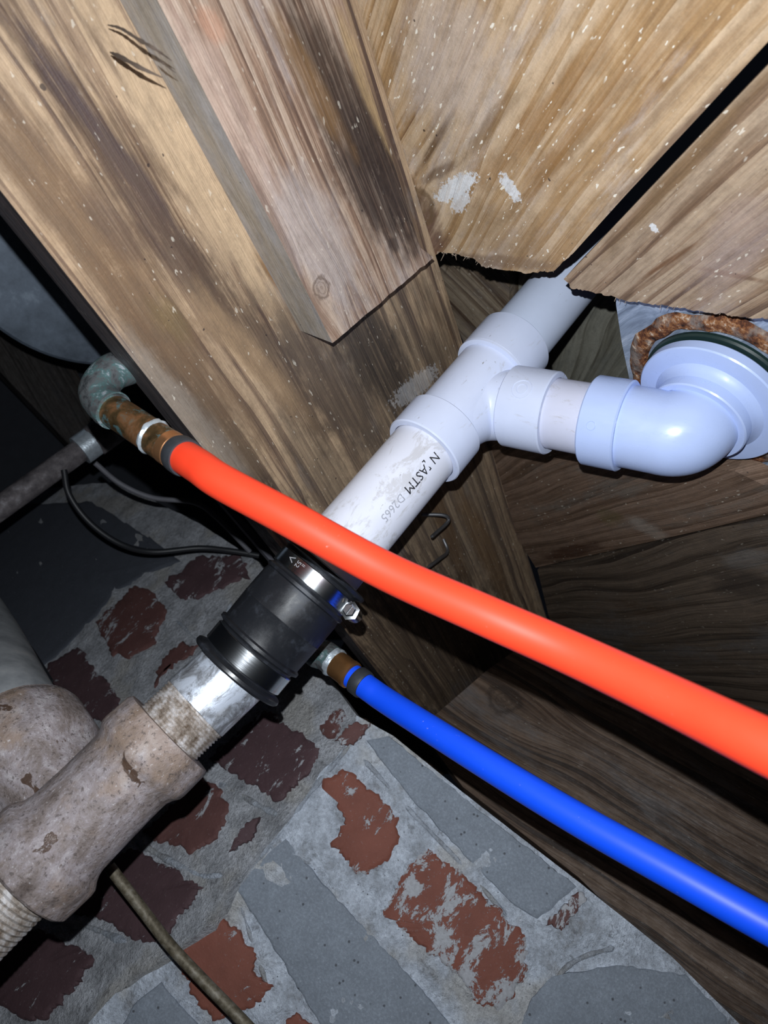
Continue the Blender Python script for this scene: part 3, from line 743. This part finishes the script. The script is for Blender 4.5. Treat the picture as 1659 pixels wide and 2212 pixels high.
# printed line runs down the pipe
tA = onaxis(882)
fd = (CAMLOC-tA).normalized()
side = AD.cross(fd).normalized()               # to the right-hand side in the photo or its opposite
if (ROT.transposed() @ side).x < 0: side = -side
fdir = (fd*math.cos(.32)+side*math.sin(.32))
wrap_text('printed_text', 'N [ASTM', .0112, tA+AD*.014, -AD, PR, fdir, M_INK, sp, .00022)
wrap_text('faded_text', 'D2665', .0100, tA-AD*.034, -AD, PR, fdir, simple('worn ink', (.36, .37, .42), .6), sp, .00015)
fd2 = (CAMLOC-Cc).normalized()
M_EMB = M_PVCC
def around_text(name, body, size, c0, axis, R, facing, mat, parent, ang0=0.0, ext=.0005):
    """letters running round a pipe, tops towards 'axis'"""
    cu = bpy.data.curves.new(name, 'FONT'); cu.body = body; cu.size = size; cu.align_x = 'CENTER'; cu.resolution_u = 2
    t = bpy.data.objects.new(name, cu); bpy.context.collection.objects.link(t); bpy.context.view_layer.update()
    me = bpy.data.meshes.new_from_object(t.evaluated_get(bpy.context.evaluated_depsgraph_get())); bpy.data.objects.remove(t)
    f = (facing-axis*facing.dot(axis)).normalized(); rt = axis.cross(f)
    bm = bmesh.new(); bm.from_mesh(me); bmesh.ops.triangulate(bm, faces=bm.faces)
    g = bmesh.ops.extrude_face_region(bm, geom=bm.faces[:]); top = {v for v in g['geom'] if isinstance(v, bmesh.types.BMVert)}
    vs = []
    for v in bm.verts:
        rr = R + (ext if v in top else -.0003); an = ang0 + v.co.x/R
        vs.append(c0 + axis*v.co.y + (f*math.cos(an)+rt*math.sin(an))*rr)
    bm.verts.index_update(); fs = [[v.index for v in q.verts] for q in bm.faces]; bm.free()
    return meshobj(name, vs, fs, zframe(c0, axis), mat, parent)
around_text('embossed_text', 'PVC', .0062, R1+Uel*.0045, Uel, .0391, fd2, M_EMB, el, -.25)
def emblem(c0, axis, R, facing, rad, parent, mat):
    f = (facing-axis*facing.dot(axis)).normalized(); rt = axis.cross(f); path = []
    for i in range(25):
        a = 2*math.pi*i/24; an = rad*math.cos(a)/R
        path.append(c0 + axis*rad*math.sin(a) + (f*math.cos(an)+rt*math.sin(an))*(R+.0001))
    return tube('embossed_ring', path, .00035, mat, parent, 6, zframe(c0, axis))
emblem(E0+BD*.012, BD, .0375, (CAMLOC-E0)+Uel*-.10, .0035, el, M_EMB)
emblem(B0+BD*.020, BD, .0358, (CAMLOC-B0).normalized()+Uel*.42, .0085, tee, M_PVCF)
emblem(B0+BD*.020, BD, .0358, (CAMLOC-B0).normalized()+Uel*.42, .0045, tee, M_PVCF)
ring_c = E0 + BD*.012
# ------------------------------------------------------------------ BLACK COUPLING
M_RUB = N('black rubber', .38, .4)
n1 = M_RUB.noise(M_RUB.co, 40, 5, .7); n2 = M_RUB.noise(M_RUB.co, 200, 4, .7)
M_RUB.col(M_RUB.mix(M_RUB.step(n1, .5, .72, 0, .7), (.012, .013, .016), (.045, .052, .068))); M_RUB.rough(M_RUB.step(n1, .35, .7, .3, .55)); M_RUB.bump(n2, .12, .0006); M_RUB = M_RUB.m
cp = thing('rubber_coupling', F0, 'black rubber coupling with two steel bands joining white pipe to galvanised pipe', 'coupling')
prof = [(0.0, .029), (0, .0392), (.012, .0402), (.035, .0398), (.048, .0352), (.06, .0340), (.225, .0340), (.235, .0345), (.25, .0378), (.272, .0378), (.285, .0355), (.50, .0362), (.505, .03655), (.512, .0362),
        (.70, .0362), (.742, .0355), (.752, .0372), (.775, .0372), (.785, .0350), (.795, .0342), (.935, .0342), (.95, .0352), (.965, .0398), (.99, .0402), (1, .039), (1, .029)]
lathe('sleeve', F0, F1, prof, M_RUB, cp, 96)
M_STEEL = N('stainless band', .2, .5, 1.0)
M_STEEL.col(M_STEEL.ramp(M_STEEL.noise(M_STEEL.map(M_STEEL.co, scale=(1, 1, 1)), 30, 2, .5), [(.3, (.60, .62, .66)), (.6, (.80, .84, .86)), (.75, (.62, .50, .55))]))
M_STEEL.bump(M_STEEL.noise(M_STEEL.map(M_STEEL.co, scale=(1, 1, 12)), 60, 3, .6), .08, .0006); M_STEEL = M_STEEL.m
FD = (F1-F0); FL = FD.length; FN = FD.normalized()
for t0, t1 in ((.07, .215), (.805, .925)):
    lathe('clamp_band', F0, F1, [(t0, .0338), (t0, .0352), (t0+.006, .0357), (t1-.006, .0357), (t1, .0352), (t1, .0338)], M_STEEL, cp, 96)
# worm screw housing on the upper band
hc = F0 + FD*.865
tocam = (CAMLOC-hc).normalized(); tocam = (tocam-FN*tocam.dot(FN)).normalized()
sd = FN.cross(tocam).normalized()
if (ROT.transposed() @ sd).x < 0: sd = -sd
hp = hc + (tocam*math.cos(1.25)+sd*math.sin(1.25))*.0372
rad_dir = (hp-hc).normalized(); tan = FN.cross(rad_dir).normalized()
if tan.dot(tocam) < 0: tan = -tan
hz0 = hp - tan*.014 + rad_dir*.003; hz1 = hp + tan*.0075 + rad_dir*.003
vs, fs = lathe_geo(hz0, hz1, [(0, .004), (.04, .0058), (.9, .0058), (.92, .0064), (1, .0064), (1, .0045)], 24)
b0 = len(vs)
for a in (hz0+tan*.002, hz1-tan*.003):
    for s1, s2 in ((-1, -1), (1, -1), (1, 1), (-1, 1)): vs.append(a + FN*.0062*s1 + rad_dir*(.0035*s2-.0035))
fs += [[b0, b0+1, b0+2, b0+3], [b0+7, b0+6, b0+5, b0+4]] + [[b0+i, b0+(i+1) % 4, b0+4+(i+1) % 4, b0+4+i] for i in range(4)]
meshobj('worm_housing', vs, fs, zframe(hp, tan), M_STEEL, cp, smooth=True)
sc_ = lathe('hex_screw', hz1-tan*.002, hz1+tan*.0055, [(0, .0040), (.3, .0046), (.42, .0074), (.5, .0076), (.55, .0052), (.9, .0052), (1, .0044)], M_STEEL, cp, 6)
s0 = hz1+tan*.0056
sl = [s0 + FN*.0038*a + rad_dir*.0006*b + tan*.0003*c for c in (-1, 1) for a, b in ((-1, -1), (1, -1), (1, 1), (-1, 1))]
meshobj('screw_slot', sl, [[0, 1, 2, 3], [7, 6, 5, 4]]+[[i, (i+1) % 4, 4+(i+1) % 4, 4+i] for i in range(4)], zframe(s0, tan), simple('slot shadowed steel', (.03, .03, .035), .6), sc_)
M_DENT = simple('stamped mark', (.72, .72, .75), .3, .6)
bandc = F0+FD*.865
dirm = tocam*math.cos(-.52)+sd*math.sin(-.52)
tdir = (sd*math.cos(-.52)-tocam*math.sin(-.52)).normalized()
# stamped letters on the band: run round the band
def band_text(body, size, ang0, mat, parent, R=.0358, sgn=1, tt=.865, rot=False):
    cu = bpy.data.curves.new('stamped_text', 'FONT'); cu.body = body; cu.size = size; cu.resolution_u = 2
    t = bpy.data.objects.new('t', cu); bpy.context.collection.objects.link(t); bpy.context.view_layer.update()
    me = bpy.data.meshes.new_from_object(t.evaluated_get(bpy.context.evaluated_depsgraph_get())); bpy.data.objects.remove(t)
    bm = bmesh.new(); bm.from_mesh(me); bmesh.ops.triangulate(bm, faces=bm.faces)
    vs = []
    bm.verts.index_update(); c0 = F0+FD*tt
    for v in bm.verts:
        lx, ly = (v.co.x, v.co.y) if not rot else (v.co.x, v.co.y)
        an = ang0 + ly/R; y = -lx
        vs.append(c0 + FN*(y+.004) + (tocam*math.cos(an)+sd*math.sin(an))*(R+.0001))
    fs = [[v.index for v in q.verts] for q in bm.faces]; bm.free()
    return meshobj('stamped_text', vs, fs, zframe(c0, FN), mat, parent)
band_text('V', .0085, -.80, M_DENT, cp); band_text('52', .0055, -.55, M_DENT, cp); band_text('II', .004, -.42, M_DENT, cp)

# ------------------------------------------------------------------ GALVANISED NIPPLE + CAST TEE
m = N('galvanised pipe', .42, .5, .5)
n1 = m.noise(m.map(m.co, scale=(1, 1, .6)), 75, 6, .75, .5); n2 = m.noise(m.co, 20, 3, .6); n3 = m.noise(m.co, 260, 3, .7)
c = m.ramp(n1, [(.36, (.16, .16, .17)), (.48, (.36, .38, .42)), (.58, (.68, .74, .85))])
c = m.mix(m.step(n2, .52, .66, 0, .5), c, (.42, .39, .33)); c = m.mix(m.step(n3, .62, .70, 0, .7), c, (.10, .09, .085))
m.col(c); m.bump(n1, .35, .0008); M_GALV = m.m
m = N('rusty thread', .6, .4, .3)
n1 = m.noise(m.co, 110, 5, .7); m.col(m.ramp(n1, [(.34, (.14, .10, .07)), (.48, (.36, .31, .27)), (.62, (.62, .60, .60))])); m.bump(n1, .4, .001); M_THR = m.m
m = N('cast iron', .68, .4, .1)
n1 = m.noise(m.map(m.co, scale=(1, 1, .7)), 42, 7, .75, .4); n2 = m.noise(m.co, 17, 4, .65); n3 = m.noise(m.co, 330, 3, .7); n4 = m.noise(m.map(m.co, loc=(2, 7, 1), scale=(1, 1, .8)), 24, 4, .6, .8)
c = m.ramp(n1, [(.32, (.09, .065, .055)), (.44, (.20, .165, .155)), (.54, (.28, .245, .255)), (.66, (.43, .40, .41))])
c = m.mix(m.step(n2, .46, .60, 0, .55), c, (.27, .185, .125))
c = m.mix(m.step(n4, .635, .65, 0, .9), c, (.06, .030, .016))
c = m.mix(m.step(n3, .56, .66, 0, .7), c, (.07, .055, .05)); c = m.mix(m.step(n3, .40, .28, 0, .5), c, (.62, .60, .62))
m.col(c); m.rough(m.step(n4, .64, .69, .68, .35)); m.bump(m.math('ADD', n1, m.math('MULTIPLY', n3, .5)), .7, .0018); M_IRON = m.m

T0 = P(49, 1894, .500); T1 = P(365, 1583, .543); TD = (T1-T0).normalized()
Fq = F0+(F1-F0)*.02
gp = thing('galvanised_nipple', T1, 'mottled galvanised steel pipe with rusty threads between the tee and the black coupling', 'pipe')
gd = (F0+FN*.01-(T1-TD*.01)); g0 = T1-TD*.01; g1 = F0+FN*.012; GL = gd.length
lathe('pipe_wall', g0+(g1-g0)*.40, g1, [(0, .0278), (.02, .0290), (1, .0290)], M_GALV, gp)
tp = []
nth = 13
for i in range(nth):
    t = i/nth; r = .0284 - .0004*(1-t)
    tp += [(t, r-.0009), (t+.5/nth, r+.0004)]
tp += [(1, .0284)]
lathe('thread', g0, g0+(g1-g0)*.405, tp, M_THR, gp)
TL = (T1-T0).length
ct = thing('cast_iron_tee', T0, 'pitted rusty cast iron tee at the foot of the stack', 'pipe fitting')
prof = [(0, .030), (0, .0395), (.015, .0412), (.17, .0418), (.20, .0412), (.225, .0385), (.26, .0362), (.30, .0352), (.5, .0352), (.68, .0352), (.74, .0358), (.775, .0378), (.80, .0402), (.83, .0408), (.975, .0400), (1, .0385), (1, .0280)]
vs, fs = lathe_geo(T0, T1, prof, 80, wob=.0012)
meshobj('tee_run', vs, fs, zframe(T0, TD), M_IRON, ct, smooth=True)
X0 = P(165, 1790, .525); X1 = P(40, 1592, .595); X2 = P(-50, 1400, .74)
lathe('tee_branch', X0, X1, [(0, .030), (.25, .034), (.45, .040), (.56, .0490), (.62, .0515), (.90, .0520), (.95, .0512), (.97, .0495), (1, .0490), (1, .036)], M_IRON, ct, 80, wob=.0012)
m = N('dusty pipe', .6, .35)
n1 = m.noise(m.co, 30, 5, .6); m.col(m.ramp(n1, [(.3, (.13, .14, .15)), (.6, (.26, .27, .28)), (.8, (.36, .35, .34))])); m.bump(n1, .3, .002); M_DUST = m.m
path = catmull([X1+(X1-X0).normalized()*.0005, X1+(X1-X0).normalized()*.04, X2, P(-110, 1290, .84)], 8)
wp = tube('waste_pipe', path, .043, M_DUST, None, 56); tag(wp, 'dusty grey pipe leaving the cast iron tee to the upper left', 'pipe')
# lower nipple
N0 = T0 - TD*.10
gn = thing('lower_nipple', N0, 'galvanised pipe with pale threads below the cast iron tee', 'pipe')
lathe('pipe_wall', N0, T0-TD*.045, [(0, .029), (1, .029)], M_GALV, gn)
tp = []
for i in range(14):
    t = i/14; tp += [(t, .0278), (t+.5/14, .0292)]
lathe('thread', T0-TD*.046, T0+TD*.008, tp+[(1, .028)], M_THR, gn)

# ------------------------------------------------------------------ PEX PIPES + COPPER FITTINGS
def pex(name, col, label, pts, copper_pts, ring_label, cr=.0112, printed=None):
    m = N(name+' plastic', .46, .5)
    n = m.noise(m.map(m.co, scale=(1, 1, .3)), 60, 5, .7); n2 = m.noise(m.co, 250, 3, .7)
    c = m.mix(m.step(n, .35, .7, 0, .18), col, tuple(min(1, a*1.25+.008) for a in col))
    c = m.mix(m.math('MULTIPLY', m.step(n2, .66, .74), m.step(n, .52, .6, 0, .55)), c, tuple(min(1, a*.6+.3) for a in col))
    m.col(c); m.b.inputs['Coat Weight'].default_value = .0
    path = catmull([P(*p) for p in pts], 12)
    root = thing(name, path[0], label, 'pipe', 'plastic water pipes')
    tube('pipe_wall', path, .0111, m.m, root, 48)
    d = (path[6]-path[0]).normalized()
    mr = simple(name+' crimp ring', (.055, .06, .07), .55, .5, var=.4, vs=120, bump=.3)
    a = path[0]+d*.001
    lathe('crimp_ring', a, a+d*.0105, [(0, .0108), (0, .0124), (.1, .0128), (.85, .0128), (1, .0122), (1, .0108)], mr, root, 48)
    tube('pipe_end', [path[0]-d*.0045, path[0]+d*.003], .0110, m.m, root, 40)
    return root, path[0], d
RED = (.84, .052, .018); BLU = (.004, .085, .95)
rp, r0, rd = pex('hot_water_pipe', RED, 'bright red plastic water pipe crossing the whole picture in front', [(384, 979, .478), (430, 1008, .46), (480, 1042, .448), (620, 1117, .435), (830, 1232, .42), (1040, 1326, .395), (1245, 1416, .37), (1450, 1512, .33), (1659, 1614, .288), (1900, 1730, .255)], None, '')
bpx, b0, bd = pex('cold_water_pipe', BLU, 'bright blue plastic water pipe running in front of the concrete blocks', [(768, 1466, .655), (800, 1490, .645), (850, 1524, .628), (1040, 1644, .56), (1245, 1768, .506), (1450, 1882, .465), (1659, 1998, .432), (1900, 2126, .40)], None, '')
# copper
m = N('aged copper', .38, .5, .75)
n1 = m.noise(m.co, 48, 5, .65, .5); n2 = m.noise(m.map(m.co, loc=(3, 1, 2)), 80, 5, .7)
c = m.ramp(n1, [(.3, (.05, .032, .016)), (.45, (.16, .10, .045)), (.58, (.42, .20, .09)), (.72, (.32, .34, .27))])
m.col(m.mix(m.step(n2, .56, .64, 0, .85), c, (.20, .38, .40))); m.bump(n1, .3, .0008); M_COP = m.m
m = N('corroded copper', .5, .5, .4)
n1 = m.noise(m.co, 70, 5, .7, .4); m.col(m.ramp(n1, [(.34, (.03, .035, .038)), (.48, (.12, .125, .13)), (.57, (.09, .17, .17)), (.66, (.40, .42, .46))])); m.bump(n1, .5, .0012); M_VERD = m.m
M_BRT = simple('bright copper', (.72, .36, .17), .3, .9, var=.3, vs=80)
M_SOLD = simple('solder', (.55, .62, .68), .35, .6, var=.4, vs=200, bump=.6)
ch = thing('copper_elbow', P(215, 850, .53), 'weathered copper elbow stub feeding the red pipe', 'pipe fitting')
e0 = r0-rd*.004
pts = [P(320, 765, .55), P(285, 788, .545), P(240, 806, .535), P(213, 842, .525), P(222, 868, .52), P(248, 890, .512)]
path = catmull(pts, 8)
tube('elbow', path, [.0133]*len(path), M_VERD, ch, 40)
c0 = P(235, 880, .515); 
tube('elbow_lip', [c0, c0+(e0-c0).normalized()*.006], .0138, M_VERD, ch, 40)
tube('copper_pipe', [c0, c0.lerp(e0, .33), c0.lerp(e0, .67), c0.lerp(e0, .97)], [.0116, .0116, .0116, .0116], M_COP, ch, 40)
q = c0.lerp(e0, .70); dd = (e0-c0).normalized()
lathe('solder_ring', q-dd*.0022, q+dd*.0022, [(0, .0113), (.2, .0126), (.6, .0128), (1, .0113)], M_SOLD, ch, 40, wob=.0009)
lathe('copper_collar', e0-dd*.008, e0+dd*.0005, [(0, .0110), (.1, .0119), (.9, .0119), (1, .0108)], M_BRT, ch, 40)
cc = thing('copper_adapter', P(720, 1436, .67), 'copper adapter stub feeding the blue pipe', 'pipe fitting')
f0 = b0-bd*.004
g0_ = f0-bd*.032
lathe('copper_barrel', f0-bd*.022, f0, [(0, .0115), (.1, .0124), (.7, .0124), (.78, .0130), (.95, .0128), (1, .0112)], M_BRT if False else simple('dull copper', (.38, .19, .075), .35, .8, var=.4, vs=70), cc, 40)
lathe('solder_ring', f0-bd*.027, f0-bd*.020, [(0, .0120), (.3, .0138), (.7, .0136), (1, .0122)], M_SOLD, cc, 40, wob=.0014)
path = catmull([f0-bd*.024, f0-bd*.036, f0-bd*.048+Vector((0, 0, -.002)), f0-bd*.060+ROT@Vector((-.01, .02, -.02)), f0-bd*.065+ROT@Vector((-.01, .05, -.06))], 6)
tube('elbow', path, .0134, M_VERD, cc, 36)

# ------------------------------------------------------------------ LEFT BACKGROUND
M_DUCT = N('duct steel', .5, .5, .25)
n1 = M_DUCT.noise(M_DUCT.co, 9, 6, .72); n2 = M_DUCT.noise(M_DUCT.co, 3, 2, .5)
M_DUCT.col(M_DUCT.ramp(n1, [(.35, (.10, .125, .16)), (.55, (.19, .235, .30)), (.72, (.42, .50, .60))])); M_DUCT = M_DUCT.m
d0 = P(215, 470, 1.12); vd = (d0-CAMLOC).normalized()
du = thing('round_duct', d0, 'big round bluish metal duct end at the left edge', 'duct')
vdd = (vd+ROT@Vector((-.28, .10, 0))).normalized()
lathe('duct_wall', d0, d0+vdd*.5, [(0, .20), (.004, .222), (.012, .226), (.03, .226), (.034, .222), (.5, .222), (1, .222)], M_DUCT, du, 96)
M_OLD = N('old pipe', .7, .3, .2); n1 = M_OLD.noise(M_OLD.co, 60, 5, .7)
M_OLD.col(M_OLD.ramp(n1, [(.3, (.05, .045, .05)), (.55, (.14, .125, .13)), (.75, (.30, .29, .31))])); M_OLD.bump(n1, .5, .002); M_OLD = M_OLD.m
op_ = thing('old_drain_pipe', P(0, 1090, 1.02), 'old dull grey pipe slanting across the dark left side', 'pipe')
q0, q1 = P(-130, 1190, .98), P(255, 915, 1.10); qd = (q1-q0).normalized()
lathe('pipe_wall', q0, q1, [(0, .0165), (1, .0165)], M_OLD, op_, 40, wob=.0008)
qc = P(176, 946, 1.075); qc = q0+qd*(qc-q0).dot(qd)
lathe('pipe_clamp', qc-qd*.014, qc+qd*.014, [(0, .017), (0, .0225), (1, .0225), (1, .017)], M_SOLD, op_, 24)
lathe('pipe_socket', q1-qd*.05, q1+qd*.01, [(0, .018), (.1, .024), (.9, .024), (1, .018)], M_OLD, op_, 32, wob=.002)
M_CBL = simple('black cable', (.012, .013, .016), .5)
for pts, r, lab, mt in (([(138, 1015, 1.02), (150, 1070, 1.02), (195, 1130, 1.03), (260, 1175, 1.05), (330, 1192, 1.08), (430, 1184, 1.1), (500, 1190, 1.1), (560, 1200, 1.1)], .0042, 'black cable looping below the old grey pipe', M_CBL),
                        ([(205, 1000, .98), (260, 1045, 1.0), (330, 1075, 1.02), (420, 1086, 1.05), (470, 1120, 1.06), (540, 1192, 1.08)], .0036, 'dull grey wire sagging above the black cable', simple('grey wire', (.10, .10, .115), .6, var=.3)),
                        ([(-20, 1290, .95), (20, 1340, .95), (70, 1405, .93), (112, 1472, .88)], .0022, 'thin dark cord on the left wall', M_CBL)):
    path = catmull([P(*p) for p in pts], 8)
    tag(tube('cable', path, r, mt, None, 12), lab, 'cable', 'cables on the left side')

# ------------------------------------------------------------------ ROD and slivers in front of the bricks
m = N('rusty rod', .6, .45, .3); n1 = m.noise(m.co, 120, 4, .65)
m.col(m.ramp(n1, [(.3, (.045, .035, .02)), (.5, (.13, .11, .075)), (.7, (.24, .22, .18))])); m.bump(n1, .4, .0008)
path = catmull([P(236, 1872, .66), P(300, 1955, .655), P(370, 2045, .65), (P(450, 2130, .64)), P(530, 2212, .63), P(640, 2330, .61)], 8)
rod = tube('steel_rod', path, .0051, m.m, None, 20); tag(rod, 'dull brown steel rod slanting across the bricks at the bottom left', 'rod')
M_WS = simple('white splinter', (.78, .78, .76), .6)
for (x0, y0, x1, y1), lab in (((264, 1862, 225, 1906), 'white sliver behind the top of the steel rod'), ((232, 1896, 204, 1928), 'short white sliver left of the steel rod')):
    pa = [PL_L.at(x0, y0, .02), PL_L.at((x0+x1)/2, (y0+y1)/2, .022), PL_L.at(x1, y1, .012)]
    tag(tube('wood_sliver', pa, [.0006, .0028, .0012], M_WS, None, 8), lab, 'sliver')
